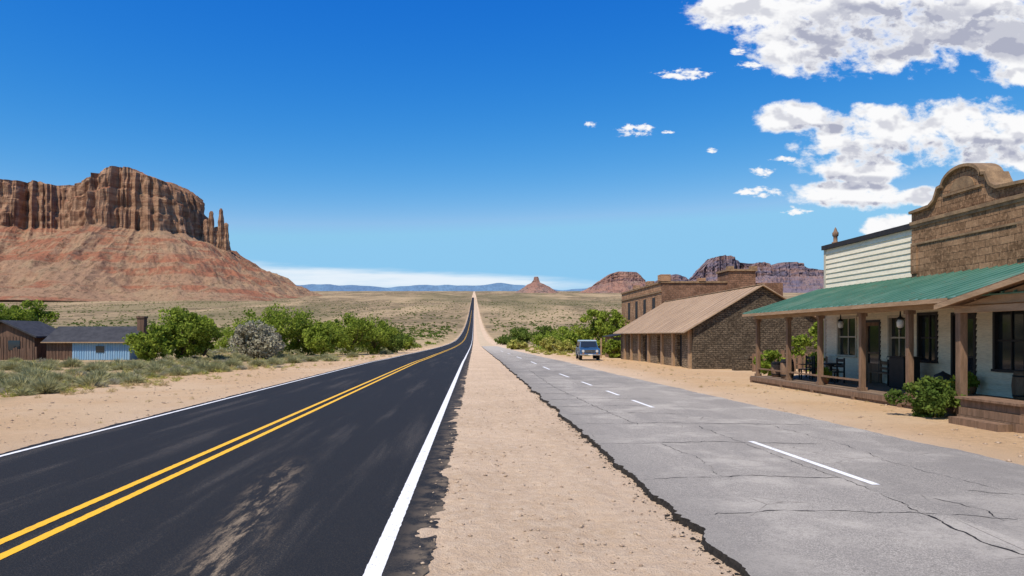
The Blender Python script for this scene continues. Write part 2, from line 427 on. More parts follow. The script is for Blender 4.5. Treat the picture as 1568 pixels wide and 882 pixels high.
# ------------------------------------------------------------ buttes
def rockmat(name,cl1,cl2,tl1,tl2,tl3,s=1.0):
    m,t,p=newmat(name)
    v=t.pos(); X,Y,Z=t.xyz(v)
    g=t.new('ShaderNodeNewGeometry'); nz=t.xyz(g.outputs['True Normal'])[2]
    st=t.noise(t.pos((.12,.12,1)),.05*s,5,.65,.3)
    vs=t.noise(t.pos((1,1,.10)),.045*s,6,.68)
    c=t.mix(t.rng(st,.40,.60),cl1,cl2); c=t.mix(t.rng(vs,.48,.66,0,.8),c,tuple(q*.33 for q in cl2))
    lay=t.noise(t.comb(t.m('MULTIPLY',X,.0015*s),t.m('MULTIPLY',Y,.0015*s),t.m('MULTIPLY',Z,.030*s)),1.0,4,.6,.2)
    fi=t.noise(v,.06*s,7,.78)
    pa=t.noise(v,.012*s,5,.6)
    d=t.mix(t.rng(lay,.47,.55),tl1,tl2); d=t.mix(t.rng(pa,.48,.60,0,.75),d,tl3)
    d=t.mix(t.rng(fi,.50,.60,0,.75),d,tuple(q*.42 for q in tl3))
    k=t.rng(nz,.50,.70)
    t.put(p.inputs['Base Color'],t.mix(k,c,d)); p.inputs['Roughness'].default_value=1; p.inputs['Specular IOR Level'].default_value=0.05
    bump(t,p,t.m('ADD',fi,vs),1.0,8/s)
    return m
bm1=rockmat('red_sandstone',(.45,.265,.16),(.29,.15,.09),(.36,.215,.13),(.34,.14,.08),(.37,.245,.145))
bm2=rockmat('hazy_far_sandstone',(.36,.20,.15),(.24,.145,.14),(.36,.20,.145),(.33,.17,.125),(.27,.19,.155),.5)  # distance haze mixed into the rock colours as a slight purplish tint
bm3=rockmat('haze_blue_sandstone',(.30,.185,.165),(.16,.135,.18),(.26,.18,.17),(.21,.16,.19),(.19,.16,.19),.5)  # rock colours pushed to blue to paint in the aerial haze
def mesa(name,cx,cy,rx,ry,top,clb,basez,tw,N,m,fl=1.0,parent=None,seed=0,NT_=26,NC=26,pw=1.5,expo=.75,led_=1.0,ledz=((.30,10),(.62,12),(.90,9))):
    tx=[a for a,b in top]; tz=[b for a,b in top]; qx=[a for a,b in clb]; qz=[b for a,b in clb]
    V=[];F=[]
    lv=[('t',i/NT_) for i in range(NT_)]+[('c',i/NC) for i in range(NC+1)]+[('p',k) for k in (.96,.85,.6,.3,.02)]
    for kind,k in lv:
        for i in range(N):
            th=2*math.pi*i/N; c,s=math.cos(th),math.sin(th)
            bx=rx*math.copysign(abs(c)**expo,c); by=ry*math.copysign(abs(s)**expo,s)
            x=cx+bx; y=cy+by
            nx,ny=c*ry,s*rx; L=math.hypot(nx,ny); nx/=L;ny/=L
            f=75*noise.noise((x/170,y/170,seed))*fl+34*fl*(.6-2*abs(noise.noise((x/55,y/55,seed+3))))+12*fl*(.5-2*abs(noise.noise((x/19,y/19,seed))))
            x0=x+nx*f;y0=y+ny*f
            T=float(np.interp(x0,tx,tz)); C=float(np.interp(x0,qx,qz))
            if kind=='t':
                off=tw*(1-k)*(1+.25*noise.noise((c*2.5,s*2.5,seed+9)))
                x1=x+nx*(off+f*k*k); y1=y+ny*(off+f*k*k)
                z=(basez-40)+(C-basez+40)*(k**pw)
                g=(1-abs(noise.noise((x1/110,y1/110,seed+5)))*2)*24+noise.noise((x1/35,y1/35,seed+5))*12+noise.noise((x1/13,y1/13,seed+5))*5
                g+=5*math.copysign(abs(math.sin(z/17.+2*noise.noise((x1/200,y1/200,3))))**.5,math.sin(z/17.+2*noise.noise((x1/200,y1/200,3))))
                z+=g*fl*min(1,k*3)*min(1,(1-k)*6)
            elif kind=='c':
                led=0.; kk=k+.10*noise.noise((x0/90,y0/90,seed+2))
                for zz,dd in ledz:
                    led+=dd*min(1,max(0,(kk-zz)/.03))*(.6+1.0*noise.noise((x0/80,y0/80,zz*7+seed)))
                r=9*noise.noise((x0/22,y0/22,k*7+seed))+13*noise.noise((x0/60,y0/60,k*2+seed))
                a_=(led*led_+k*12-r)*fl
                x1=x0-nx*a_; y1=y0-ny*a_
                z=C+(T-C)*k
            else:
                x1=cx+(x0-nx*46*fl-cx)*k; y1=cy+(y0-ny*46*fl-cy)*k
                T=float(np.interp(x1,tx,tz)); z=T+(1-k)*6*fl+6*fl*noise.noise((x1/40,y1/40,2))
            V.append((x1,y1,z))
    R=len(lv)
    for j in range(R-1):
        for i in range(N): F.append((j*N+i,j*N+(i+1)%N,(j+1)*N+(i+1)%N,(j+1)*N+i))
    F.append(tuple((R-1)*N+i for i in range(N)))
    return mk(name,V,F,m,parent)
def prof(Y,pts): return [((u-726)*Y/1100.,2.2+(514-v)*Y/1100.) for u,v in pts]
be=empty('sandstone_butte')
D=3000; k=D/1100
mesa('main_cliffs',(204-726)*k,D+60,258,250,prof(D-215,[(90,275),(112,271),(118,266),(146,262),(153,256),(166,249),(188,250),(196,257),(215,262),(250,271),(256,276),(275,282),(298,296),(316,308)]),
     prof(D-215,[(90,347),(150,342),(200,349),(260,350),(305,362)]),150,640,1000,bm1,1.0,be,seed=1,NT_=34,pw=1.35)
D2=3300; k2=D2/1100
mesa('back_cliffs',(-60-726)*k2,D2+150,600,330,prof(D2-180,[(-300,280),(-60,268),(0,272),(40,270),(44,275),(80,275),(112,270),(160,272)]),
     prof(D2-180,[(-300,345),(200,345)]),165,640,900,bm1,1.0,be,seed=4,NT_=30,pw=1.35)
for (u,tv,r,sd) in ((311,334,17,2),(319,321,14,3),(332,316,12,5),(339,338,12,6),(325,344,24,7)):
    V=[];F=[];n=26;L=22
    z0=2.2+(514-392)*k; z1=2.2+(514-tv)*k; cx=(u-726)*k; cy=D+20+sd*6
    for j in range(L+1):
        q=j/L; rr2=r*(1.9-1.3*q**.6+.14*fn(q*6,sd))
        if j==L: rr2*=.5
        for i in range(n):
            th=6.283*i/n; e=1+.45*noise.noise((math.cos(th)*2.2,math.sin(th)*2.2,q*2+sd))+.25*noise.noise((math.cos(th)*5,math.sin(th)*5,q*9+sd))
            V.append((cx+rr2*e*math.cos(th)+3*fn(q*2,sd),cy+rr2*e*math.sin(th),z0+(z1-z0)*q))
    for j in range(L):
        for i in range(n): F.append((j*n+i,j*n+(i+1)%n,(j+1)*n+(i+1)%n,(j+1)*n+i))
    F.append(tuple(L*n+i for i in range(n)))
    mk('spire',V,F,bm1,be)
D=6500;k=D/1100
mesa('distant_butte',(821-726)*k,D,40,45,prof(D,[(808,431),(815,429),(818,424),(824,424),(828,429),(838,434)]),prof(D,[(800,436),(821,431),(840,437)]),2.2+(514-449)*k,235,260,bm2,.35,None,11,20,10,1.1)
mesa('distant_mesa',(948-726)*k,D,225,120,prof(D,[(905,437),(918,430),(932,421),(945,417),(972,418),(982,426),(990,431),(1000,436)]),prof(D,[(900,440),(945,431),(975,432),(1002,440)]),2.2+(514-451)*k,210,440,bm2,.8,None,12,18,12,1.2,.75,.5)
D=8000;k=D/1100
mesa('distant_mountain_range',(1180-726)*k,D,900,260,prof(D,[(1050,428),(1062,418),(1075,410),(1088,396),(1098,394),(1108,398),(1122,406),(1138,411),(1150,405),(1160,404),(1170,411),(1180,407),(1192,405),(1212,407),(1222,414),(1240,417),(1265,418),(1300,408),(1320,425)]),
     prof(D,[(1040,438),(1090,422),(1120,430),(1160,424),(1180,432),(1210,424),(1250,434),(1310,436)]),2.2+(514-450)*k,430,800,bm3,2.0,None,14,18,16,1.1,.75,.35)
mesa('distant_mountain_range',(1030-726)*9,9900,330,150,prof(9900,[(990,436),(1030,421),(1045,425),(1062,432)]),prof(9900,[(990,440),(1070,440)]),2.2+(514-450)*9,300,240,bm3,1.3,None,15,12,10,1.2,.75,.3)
blue=mat('haze_blue_hills',(.15,.25,.37),(.12,.20,.32),.002,1,0,spec=.05)  # aerial haze painted as a blue base colour
V=[];F=[];n=160
for i in range(n):
    x=-9000+ i*110.; h=2.2+18000/1100*(514-437)+130*fn(x/1500,1)+50*fn(x/400,2)
    if x>-200: h-= (x+200)*.02
    V+=[(x,17600,700),(x,18000,h),(x,18600,700)]
for i in range(n-1):
    a=3*i; F+=[(a,a+3,a+4,a+1),(a+1,a+4,a+5,a+2)]
mk('distant_hills',V,F,blue)

# ------------------------------------------------------------ vegetation
def leafmat(name,c1,c2,c3,scale=.9,tl=.3):
    m,t,p=newmat(name)
    v=t.pos(); n=t.noise(v,scale,2,.5); n2=t.noise(v,scale*7,2,.6)
    c=t.mix(t.rng(n,.38,.62),c1,c2); c=t.mix(t.rng(n2,.42,.68,0,.75),c,c3)
    df=t.new('ShaderNodeBsdfDiffuse'); t.l.new(c,df.inputs[0])
    tr=t.new('ShaderNodeBsdfTranslucent'); t.l.new(c,tr.inputs[0])
    ms=t.new('ShaderNodeMixShader'); ms.inputs[0].default_value=tl
    out=[q for q in t.n if q.type=='OUTPUT_MATERIAL'][0]
    t.l.new(df.outputs[0],ms.inputs[1]); t.l.new(tr.outputs[0],ms.inputs[2]); t.l.new(ms.outputs[0],out.inputs[0])
    t.n.remove(p)
    return m
LG=leafmat('leaf_green',(.21,.27,.035),(.37,.43,.07),(.085,.125,.018),.9,.38)
LD=leafmat('leaf_dark',(.10,.15,.03),(.20,.255,.05),(.045,.07,.016),.9,.35)
LS=leafmat('leaf_sage',(.37,.35,.17),(.49,.45,.23),(.19,.18,.075))
LGY=leafmat('leaf_grey',(.38,.34,.24),(.48,.44,.31),(.20,.175,.11))
LY=leafmat('leaf_yellow',(.40,.39,.08),(.52,.47,.14),(.21,.21,.035))
LDRY=leafmat('leaf_dry',(.54,.41,.20),(.62,.49,.25),(.31,.22,.10))
BK=mat('bark',(.16,.11,.07),None,6,1,.5,(1,1,.3))
def unit(n):
    a=rng.standard_normal((n,3)); return a/np.linalg.norm(a,axis=1,keepdims=True)
def leaves(C,s,el=1.8):
    n=len(C); u=unit(n); w_=unit(n); v=np.cross(u,w_); v/=np.linalg.norm(v,axis=1,keepdims=True)+1e-6
    ss=(s*(.6+.8*rng.random(n)))[:,None]
    u=u*ss*el*.5; v=v*ss*.5
    return np.stack([C-u,C+v,C+u,C-v],1).reshape(-1,3)
def tree(name,x,y,w,h,m,n=6000,leaf=.16,low=.05,z0=None,clumps=34,trunk=.12,tall=False):
    z0=hz(x,y) if z0 is None else z0
    e=empty(name,(x,y,z0))
    Cc=[]
    for i in range(clumps):
        d=unit(1)[0]; r=random.random()**.45
        cz=(low+(1-low)*(.5+.5*d[2]*r))*h*.92
        wz=math.sin(min(1,max(.0,(cz/h)))*math.pi*.85+.35)
        wz=max(.25,wz)
        Cc.append((d[0]*r*w*.46*wz*(1.05),d[1]*r*w*.46*wz,max(cz,.12*h*(low+.3))))
    Cc=np.array(Cc)
    pts=[]
    for c in Cc:
        rad=w*random.uniform(.06,.16) if not tall else w*random.uniform(.2,.3)
        k=int(n/clumps*random.uniform(.6,1.4))
        q=unit(k)*(rad*rng.random(k)**.4)[:,None]*np.array([1,1,.85]); q+=c
        pts.append(q)
    P=np.concatenate(pts); P[:,2]=np.maximum(P[:,2],.03)
    fastmesh('foliage',leaves(P,leaf),4,m,e)
    V=[];F=[]
    def limb(a,b,r0,r1):
        a=Vector(a);b=Vector(b);mid_=(a+b)/2+Vector((random.uniform(-.1,.1)*w,random.uniform(-.1,.1)*w,0))
        pr=[(a,r0),(mid_,(r0+r1)/2),(b,r1)]; s=len(V)
        for q,r in pr:
            for i in range(6):
                t_=i*math.pi/3; V.append(q+Vector((r*math.cos(t_),r*math.sin(t_),0)))
        for j in range(2):
            for i in range(6): F.append((s+j*6+i,s+j*6+(i+1)%6,s+(j+1)*6+(i+1)%6,s+(j+1)*6+i))
    th=h*max(.12,low+.12)
    limb((0,0,-.1),(0,0,th),trunk,trunk*.75)
    for c in Cc[::2]: limb((0,0,th*random.uniform(.5,1)),tuple(c),trunk*.5,trunk*.1)
    mk('trunk_and_limbs',V,F,BK,e)
    return e
def G(u,Y): return (u-726)*Y/1100.
for (u,Y,w_,h_,m_,nm,n_) in (
  (278,66,7.0,5.1,LG,'cottonwood_tree',11000),(238,63,4.8,3.4,LG,'green_bush',5500),(312,68,3.6,4.4,LG,'green_bush',4000),
  (392,70,5.8,3.9,LGY,'grey_bush',6500),(412,84,9.6,6.4,LG,'cottonwood_tree',10500),(466,88,7.4,5.6,LG,'cottonwood_tree',8500),
  (495,82,4.8,4.3,LG,'green_bush',5000),(535,90,7.4,5.6,LG,'cottonwood_tree',8000),(572,96,7.2,5.2,LG,'cottonwood_tree',7000),(600,106,5.4,4.0,LD,'green_bush',4200),
  (622,125,3.8,3.0,LG,'green_bush',2500),(4,75,7.0,6.4,LG,'cottonwood_tree',9500),(44,79,6.4,6.8,LG,'cottonwood_tree',9000),(-30,74,7,6,LG,'cottonwood_tree',6500),
  (612,190,5,3.6,LD,'green_bush',2000),(350,120,7,4.4,LG,'green_bush',3000),(195,112,6,3.6,LD,'green_bush',2500)):
    tree(nm,G(u,Y),Y,w_,h_,m_,n_,.16,.03,clumps=52)
for (u,Y,h_) in ((516,150,7.4),(556,160,6.2),(505,170,4.5)):
    tree('juniper_tree',G(u,Y),Y,1.8,h_,LD,1500,.2,.05,clumps=26,tall=True)
for (u,Y,w_,h_,m_,nm,n_) in (
  (914,90,6.2,6.5,LG,'cottonwood_tree',8500),(940,84,4.8,5.9,LG,'cottonwood_tree',6500),(843,112,3.6,2.5,LY,'yellow_bush',2600),(866,106,3.4,1.9,LY,'yellow_bush',2200),(790,140,4,1.8,LY,'yellow_bush',1500),(882,135,6,3.6,LG,'green_bush',2600),
  (795,260,14,6.0,LD,'green_bush',3600),(830,250,13,6.8,LD,'green_bush',3600),(862,240,13,6.0,LG,'green_bush',3600),(893,220,10,5.2,LG,'green_bush',3000),(925,210,12,6,LD,'green_bush',3000),(940,75,2.4,2.1,LG,'green_bush',1800),(838,170,9,3.4,LG,'green_bush',2800),(775,230,8,2.6,LD,'green_bush',1500)):
    tree(nm,G(u,Y),Y,w_,h_,m_,n_,.16 if Y<130 else .34,.03,clumps=42)
tree('porch_bush',12.35,19.5,1.75,1.12,LD,6000,.06,.0,z0=0,clumps=38,trunk=.03)
tree('green_bush',15.4,37.4,1.7,1.6,LG,2000,.1,.0,z0=0,clumps=24,trunk=.03)
tree('green_bush',18.8,38.5,3.2,3.4,LG,3000,.12,.0,z0=0,clumps=24,trunk=.05)

def tuft(nb,flat=.75,wd=.05):
    d=unit(nb); d[:,2]=np.abs(d[:,2])*.9+.12; d/=np.linalg.norm(d,axis=1,keepdims=True)
    L=(.55+.45*rng.random(nb))[:,None]
    st=d*L*(.25+.4*rng.random(nb))[:,None]; en=d*L; 
    side=np.cross(d,unit(nb)); side/=np.linalg.norm(side,axis=1,keepdims=True)+1e-6
    st[:,2]*=flat; en[:,2]*=flat
    return np.stack([st-side*wd,st+side*wd,en+rng.normal(0,.03,(nb,3))],1)
def scatter(name,pl,nb,m,wd=.05,flat=.75,nvar=6):
    T=[tuft(nb,flat,wd) for _ in range(nvar)]
    out=[]
    for (x,y,s) in pl:
        q=T[random.randrange(nvar)]; a=random.random()*6.28; c_,s_=math.cos(a),math.sin(a)
        R=np.array([[c_,s_,0],[-s_,c_,0],[0,0,1]])
        out.append((q@R)*np.array([s,s,s*random.uniform(.7,1.2)])+np.array([x,y,hz(x,y)-.02]))
    return fastmesh(name,np.concatenate(out).reshape(-1,3),3,m)
def lp(n,ymin,ymax,edge,smin,smax,pw=1.6,th=-.14):
    r=[]
    while len(r)<n:
        y=ymin+(ymax-ymin)*random.random()**pw
        ed=edge+4.0*min(1,max(0,(y-32)/38)); x=random.uniform(-.82*y-4,ed)
        if fn(x*.11,y*.11,5)+.25*random.random()<th: continue
        if x>ed-3.5*random.random(): continue
        r.append((x,y,random.uniform(smin,smax)*(1+.4*random.random()**3)))
    return r
def clear(L): return [q for q in L if not(-48<q[0]<-30 and 62<q[1]<76)]
scatter('sagebrush',clear(lp(480,24,120,-15.0,.35,.95,1.6,-.02)),380,LS,.026)
scatter('dry_brush',clear(lp(260,23,130,-14.5,.25,.65)),300,LGY,.025)
scatter('desert_grass',clear(lp(1700,18,150,-13,.12,.36,1.6,-.02)),60,LY,.04,1.0)
scatter('dry_grass',clear(lp(1700,17,150,-12,.10,.32)),60,LDRY,.035,1.1)
big=[(G(u,Y),Y,s) for u,Y,s in ((55,35.5,1.3),(90,34,.85),(20,29,.8),(70,27.5,.9),(172,36,.7),(140,44,1.0),(232,38,.6),(330,44,1.1),(300,42,.75),(355,50,1.0),(395,52,.9),(420,55,1.0),(450,58,.9),(200,50,1.0),(250,52,1.0),(110,50,1.0),(500,68,.9),(540,78,.9),(475,62,.9),(20,46,1.1),(590,92,1.0),(285,60,1.0),(370,62,1.1),(-15,33,1.1),(115,40,.75))]
scatter('large_sagebrush',big,1500,LS,.015)
def mp(n,ymin,ymax,smin,smax,avoid=12,pw=2):
    r=[]
    while len(r)<n:
        y=ymin+(ymax-ymin)*random.random()**pw; x=random.uniform(-.8*y,.8*y)
        if abs(x)<avoid+3*random.random(): continue
        if x>0 and y<95: continue
        if fn(x*.012,y*.012,8)+.3*random.random()<-.05: continue
        if math.hypot((x+1600)/1,(y-3000))<700: continue
        r.append((x,y,random.uniform(smin,smax)))
    return r
scatter('scrub_plain',mp(6500,105,700,.4,1.3),24,LS,.16,.8)
scatter('scrub_plain_far',mp(11000,400,2400,1.0,2.9,16,1.3),9,LD,.4,.8)
scatter('green_scrub',mp(2600,130,650,.6,1.8),36,LG,.14,.8)
scatter('roadside_brush',[(random.uniform(8.5,24),random.uniform(80,190),random.uniform(.25,.8)) for _ in range(260)],60,LY,.09)
wl=[]
for _ in range(130):
    y=random.uniform(16,75); wl.append((random.choice([random.uniform(9.6,12.9),random.uniform(11.8,13.0),random.uniform(-13,-9.2)]),y,random.uniform(.05,.18)))
scatter('roadside_weeds',wl,50,LDRY,.04,1.0)

# ------------------------------------------------------------ materials for buildings
WOOD=mat('weathered_wood',(.28,.165,.10),(.17,.10,.057),2.5,.85,.4,(4,4,.5))
WOODL=mat('pale_timber',(.45,.285,.165),(.32,.20,.11),2.5,.8,.3,(4,.6,4))
DECK=mat('deck_boards',(.27,.18,.12),(.17,.115,.075),2,.85,.4,(6,.5,6))
CREAM=mat('cream_siding_paint',(.87,.76,.57),(.77,.66,.48),1.2,.7,.15,(1,.4,3))
TRIM=mat('trim_paint',(.62,.54,.42),(.52,.45,.34),3,.7,.1)
DARK=mat('dark_frame_paint',(.035,.03,.028),None,4,.6,.1)
BLACK=mat('black_iron',(.02,.02,.02),None,8,.5,.1)
GREEN,t,p=newmat('green_metal_roof')
n=t.noise(t.pos((.4,3,1)),1.2,5,.6); n2=t.noise(t.pos(),.5,3,.6)
c=t.mix(t.rng(n,.35,.7),(.07,.18,.125),(.12,.24,.175)); c=t.mix(t.rng(n2,.50,.68,0,.6),c,(.19,.27,.20)); c=t.mix(t.rng(t.noise(t.pos((.6,4,1)),5,5,.7),.56,.72,0,.6),c,(.20,.145,.08))
t.put(p.inputs['Base Color'],c); p.inputs['Roughness'].default_value=.55; p.inputs['Metallic'].default_value=.1
GL,t,p=newmat('window_glass'); p.inputs['Base Color'].default_value=(.02,.025,.03,1); p.inputs['Roughness'].default_value=.06; p.inputs['Specular IOR Level'].default_value=.7
def brick(name,c1,c2,mo,axis,bw,bh,ms=.02,bs=.6,warp=.035):
    m,t,p=newmat(name); v=t.pos(); X,Y,Z=t.xyz(v)
    vec=t.comb(Y if axis=='x' else X,Z,0.0)
    dn=t.new('ShaderNodeTexNoise'); dn.inputs['Scale'].default_value=2.5; t.l.new(v,dn.inputs['Vector'])
    vec=t.mix(warp,vec,dn.outputs[1],'ADD')
    b=t.new('ShaderNodeTexBrick'); t.l.new(vec,b.inputs['Vector']); b.offset=.5
    b.inputs['Color1'].default_value=(*c1,1);b.inputs['Color2'].default_value=(*c2,1);b.inputs['Mortar'].default_value=(*mo,1)
    b.inputs['Scale'].default_value=1;b.inputs['Brick Width'].default_value=bw;b.inputs['Row Height'].default_value=bh;b.inputs['Mortar Size'].default_value=ms;b.inputs['Mortar Smooth'].default_value=.3;b.inputs['Bias'].default_value=0
    n=t.noise(v,1.2,4,.6); n2=t.noise(v,9,5,.72)
    c=t.mix(t.rng(n,.4,.62,0,.7),b.outputs[0],tuple(q*.5 for q in c2)); c=t.mix(t.rng(n2,.45,.68,0,.6),c,tuple(min(1,q*1.4) for q in c1))
    t.put(p.inputs['Base Color'],c); p.inputs['Roughness'].default_value=.95; p.inputs['Specular IOR Level'].default_value=.1
    bump(t,p,t.m('ADD',t.m('MULTIPLY',b.outputs[1],-1.2),n2),bs,.04)
    return m
STONE=brick('sandstone_blocks',(.36,.21,.115),(.21,.115,.06),(.09,.055,.035),'x',.62,.24,.014)
BRKY=brick('rubble_stone_gable_shaded',(.19,.14,.092),(.10,.072,.048),(.05,.038,.027),'y',.30,.13,.028,1.0,.16)  # gable shade painted in: darker copy of the side wall stone
BRKX=brick('rubble_stone_side_lit',(.36,.26,.165),(.21,.145,.09),(.09,.065,.045),'x',.30,.13,.028,1.0,.16)  # sunlit tone painted in: lighter copy of the gable stone
RBX=brick('red_brick_side_lit',(.47,.275,.155),(.34,.18,.10),(.2,.13,.09),'x',.5,.2,.02)  # lit wall tone put into the colour, paler than the front brick
RBY=brick('red_brick_front_shaded',(.29,.155,.095),(.18,.095,.057),(.12,.08,.055),'y',.5,.2,.02)  # shaded front put into the colour, darker copy of the side brick
TANR=mat('tan_metal_roof',(.48,.325,.20),(.35,.23,.14),.8,.75,.15,(.4,3,1))
STC=mat('stone_trim',(.36,.225,.12),(.21,.13,.072),3,.95,.4)

# ------------------------------------------------------------ general store with porch
st=empty('general_store',(0,0,0))
XW=16.5
def siding(name,y0,y1,z0,z1,holes,x=XW,h=.19,m=CREAM):
    V=[];F=[]; z=z0
    while z<z1-.02:
        zt=min(z+h,z1); cuts=sorted([(max(a,y0),min(b,y1)) for a,b,c,d in holes if c<zt-.02 and d>z+.02])
        segs=[];cur=y0
        for a,b in cuts:
            if a>cur: segs.append((cur,a))
            cur=max(cur,b)
        if cur<y1: segs.append((cur,y1))
        for a,b in segs:
            s=len(V)
            V+=[(x-.045,a,z),(x-.045,b,z),(x-.006,b,zt),(x-.006,a,zt),(x+.03,a,z),(x+.03,b,z)]
            F+=[(s,s+3,s+2,s+1),(s,s+1,s+5,s+4)]
        z+=h
    return mk(name,V,F,m,st)
holes=[(31.0,32.5,1.35,2.95),(29.2,30.3,.3,2.75),(25.6,26.6,1.3,2.95),(23.65,24.7,.3,2.9),(21.5,22.7,1.15,2.95),(18.0,19.1,.3,2.9),(27.4,28.5,1.35,2.9)]
siding('front_siding',15.6,33.7,.3,4.38,holes)
siding('parapet_siding',26.82,33.7,4.42,6.22,[],h=.225)
boxes('core_walls',[(XW+.12,26,15.6,33.7,0,4.36),(XW+.04,26,26.82,33.66,4.36,6.18),(XW+.5,26,20.6,26.8,4.36,6.1)],CREAM,st)
box('parapet_coping',(XW-.14,26.05,26.84,33.85,6.22,6.42),DARK,st)
box('corner_board',(XW-.05,XW+.1,33.62,33.8,.3,6.21),TRIM,st)
box('corner_board_b',(XW-.05,XW+.1,26.83,26.98,4.5,6.21),TRIM,st)
for i,(a,b,c,d) in enumerate(holes):
    door=c<.5
    fr=[(XW-.06,XW+.1,a-.09,a,c,d+.1),(XW-.06,XW+.1,b,b+.09,c,d+.1),(XW-.055,XW+.1,a,b,d,d+.1)]
    if not door: fr.append((XW-.09,XW+.1,a-.12,b+.12,c-.08,c))
    boxes('frame_%d'%i,fr,TRIM if i in(0,6) else DARK,st)
    box('glass_%d'%i,(XW+.07,XW+.09,a,b,c,d),GL,st)
    mid_=(a+b)/2
    if door:
        boxes('door_%d'%i,[(XW+.02,XW+.06,a,a+.13,c,d),(XW+.02,XW+.06,b-.13,b,c,d),(XW+.025,XW+.06,a+.13,b-.13,c,c+.75),(XW+.025,XW+.06,a+.13,b-.13,d-.14,d),(XW+.03,XW+.06,a+.13,b-.13,c+1.15,c+1.22)],DARK if i!=1 else WOOD,st)
    else:
        boxes('sash_%d'%i,[(XW+.03,XW+.06,mid_-.025,mid_+.025,c,d),(XW+.025,XW+.065,a,b,(c+d)/2-.03,(c+d)/2+.03)],TRIM if i in(0,6) else DARK,st)
yc=24.0; yl=2*yc-26.8
pf=[(yl,4.3),(yl,6.72),(22.35,6.78),(22.65,6.95),(22.78,7.18),(22.85,7.34),(23.02,7.36)]
arc=[(yc+ .93*math.cos(a),7.32+.50*math.sin(a)) for a in np.linspace(math.pi,0,15)]
pr=pf+arc+[(2*yc-a,b) for a,b in pf[::-1]]
prism('false_front',pr,'x',XW-.18,XW+.4,STONE,st)
cap=pr[1:-1]
V=[];F=[]
for i,(a,b) in enumerate(cap):
    q0=cap[max(0,i-1)];q1=cap[min(len(cap)-1,i+1)]; d=Vector((q1[0]-q0[0],q1[1]-q0[1])).normalized(); nn=Vector((-d.y,d.x))
    for xx,o in((XW-.30,.002),(XW-.30,.10),(XW+.46,.10),(XW+.46,.002)): V.append((xx,a+nn.x*o,b+nn.y*o))
for i in range(len(cap)-1):
    a=4*i
    for j in range(4): F.append((a+j,a+4+j,a+4+(j+1)%4,a+(j+1)%4))
F+=[(0,1,2,3),tuple(4*(len(cap)-1)+j for j in (3,2,1,0))]
mk('coping_stones',V,F,STC,st)
boxes('stone_cornices',[(XW-.27,XW-.18,yl,26.8,6.30,6.42),(XW-.23,XW-.18,yl,26.8,6.20,6.30),(XW-.24,XW-.18,yc-.95,yc+.95,7.0,7.08),(XW-.22,XW-.18,yl,26.8,5.55,5.62)],STC,st)
boxes('stone_pilasters',[(XW-.225,XW-.18,26.45,26.79,4.5,5.54),(XW-.225,XW-.18,yl+.01,yl+.35,4.5,5.54)],STONE,st)
prism('arch_panel',[(yc+.6*math.cos(a),7.1+.42*math.sin(a)) for a in np.linspace(0,math.pi,13)],'x',XW-.215,XW-.18,STC,st)
lathe('roof_finial',(XW+.3,33.4,6.42),[(.16,0),(.16,.12),(.09,.16),(.09,.38),(.13,.42),(.14,.56),(.09,.62),(.05,.74),(.01,.82)],WOOD,st,10)
def zr(x): return 4.40+(x-XW)*(4.40-3.24)/(XW-12.85)
y0,y1=15.4,34.3
V=[(12.85,y0,zr(12.85)),(XW-.02,y0,4.40),(XW-.02,y1,4.40),(12.85,y1,zr(12.85))]
V+=[(a,b,c-.035) for a,b,c in V]
mk('porch_roof',V,[(0,1,2,3),(7,6,5,4),(0,4,5,1),(1,5,6,2),(2,6,7,3),(3,7,4,0)],GREEN,st)
V=[];F=[]
y=y0+.02
while y<y1:
    s=len(V)
    for xx in(12.83,XW-.03):
        z=zr(xx); V+=[(xx,y,z+.002),(xx,y+.035,z+.002),(xx,y+.035,z+.045),(xx,y,z+.045)]
    F+=[(s,s+1,s+2,s+3),(s+7,s+6,s+5,s+4),(s+3,s+2,s+6,s+7),(s,s+3,s+7,s+4),(s+1,s+5,s+6,s+2)]
    y+=.41
mk('roof_seams',V,F,GREEN,st)
V=[];F=[];y=y0+.15
while y<y1:
    s=len(V)
    for xx in(12.95,XW-.04):
        z=zr(xx)-.04; V+=[(xx,y,z-.12),(xx,y+.06,z-.12),(xx,y+.06,z),(xx,y,z)]
    F+=[(s,s+1,s+2,s+3),(s+7,s+6,s+5,s+4),(s,s+4,s+5,s+1),(s,s+3,s+7,s+4),(s+1,s+5,s+6,s+2)]
    y+=.6
mk('rafters',V,F,WOODL,st)
posts=[33.9,30.6,27.8,24.8,22.1]
boxes('porch_beam',[(13.3,13.5,y0+.02,y1-.05,2.98,3.19)],WOODL,st)
boxes('eave_fascia',[(12.80,12.845,19.5,y1,3.10,3.225)],WOODL,st)
pl=[]
for y in posts:
    pl+=[(13.32,13.48,y-.08,y+.08,.3,2.98),(13.28,13.52,y-.12,y+.12,.302,.42),(13.28,13.52,y-.12,y+.12,2.86,2.975)]
boxes('porch_posts',pl,WOOD,st)
bl=[];x=13.12
while x<XW-.06:
    bl.append((x,x+.135,15.4,34.1,.262,.30)); x+=.145
boxes('deck_boards',bl,DECK,st)
boxes('deck_skirt',[(13.08,13.115,15.4,34.1,.10,.262),(13.14,13.2,15.45,34.05,0,.10)]+[(13.05,13.2,y-.08,y+.08,0,.10) for y in posts],WOOD,st)
boxes('low_rail',[(13.36,13.44,a+.1,b-.1,.62,.68) for b,a in zip(posts[:-1],posts[1:])][:3],WOOD,st)
gy=16.0; gz=3.62; gx=12.5
prism('entry_gable_roof',[(19.4,3.0),(gy,gz),(12.6,3.0),(12.6,3.07),(gy,gz+.08),(19.4,3.07)],'x',gx,13.6,WOOD,st)
prism('entry_gable_boards',[(19.0,3.0),(gy,gz-.06),(13.0,3.0)],'x',12.9,12.96,WOODL,st)
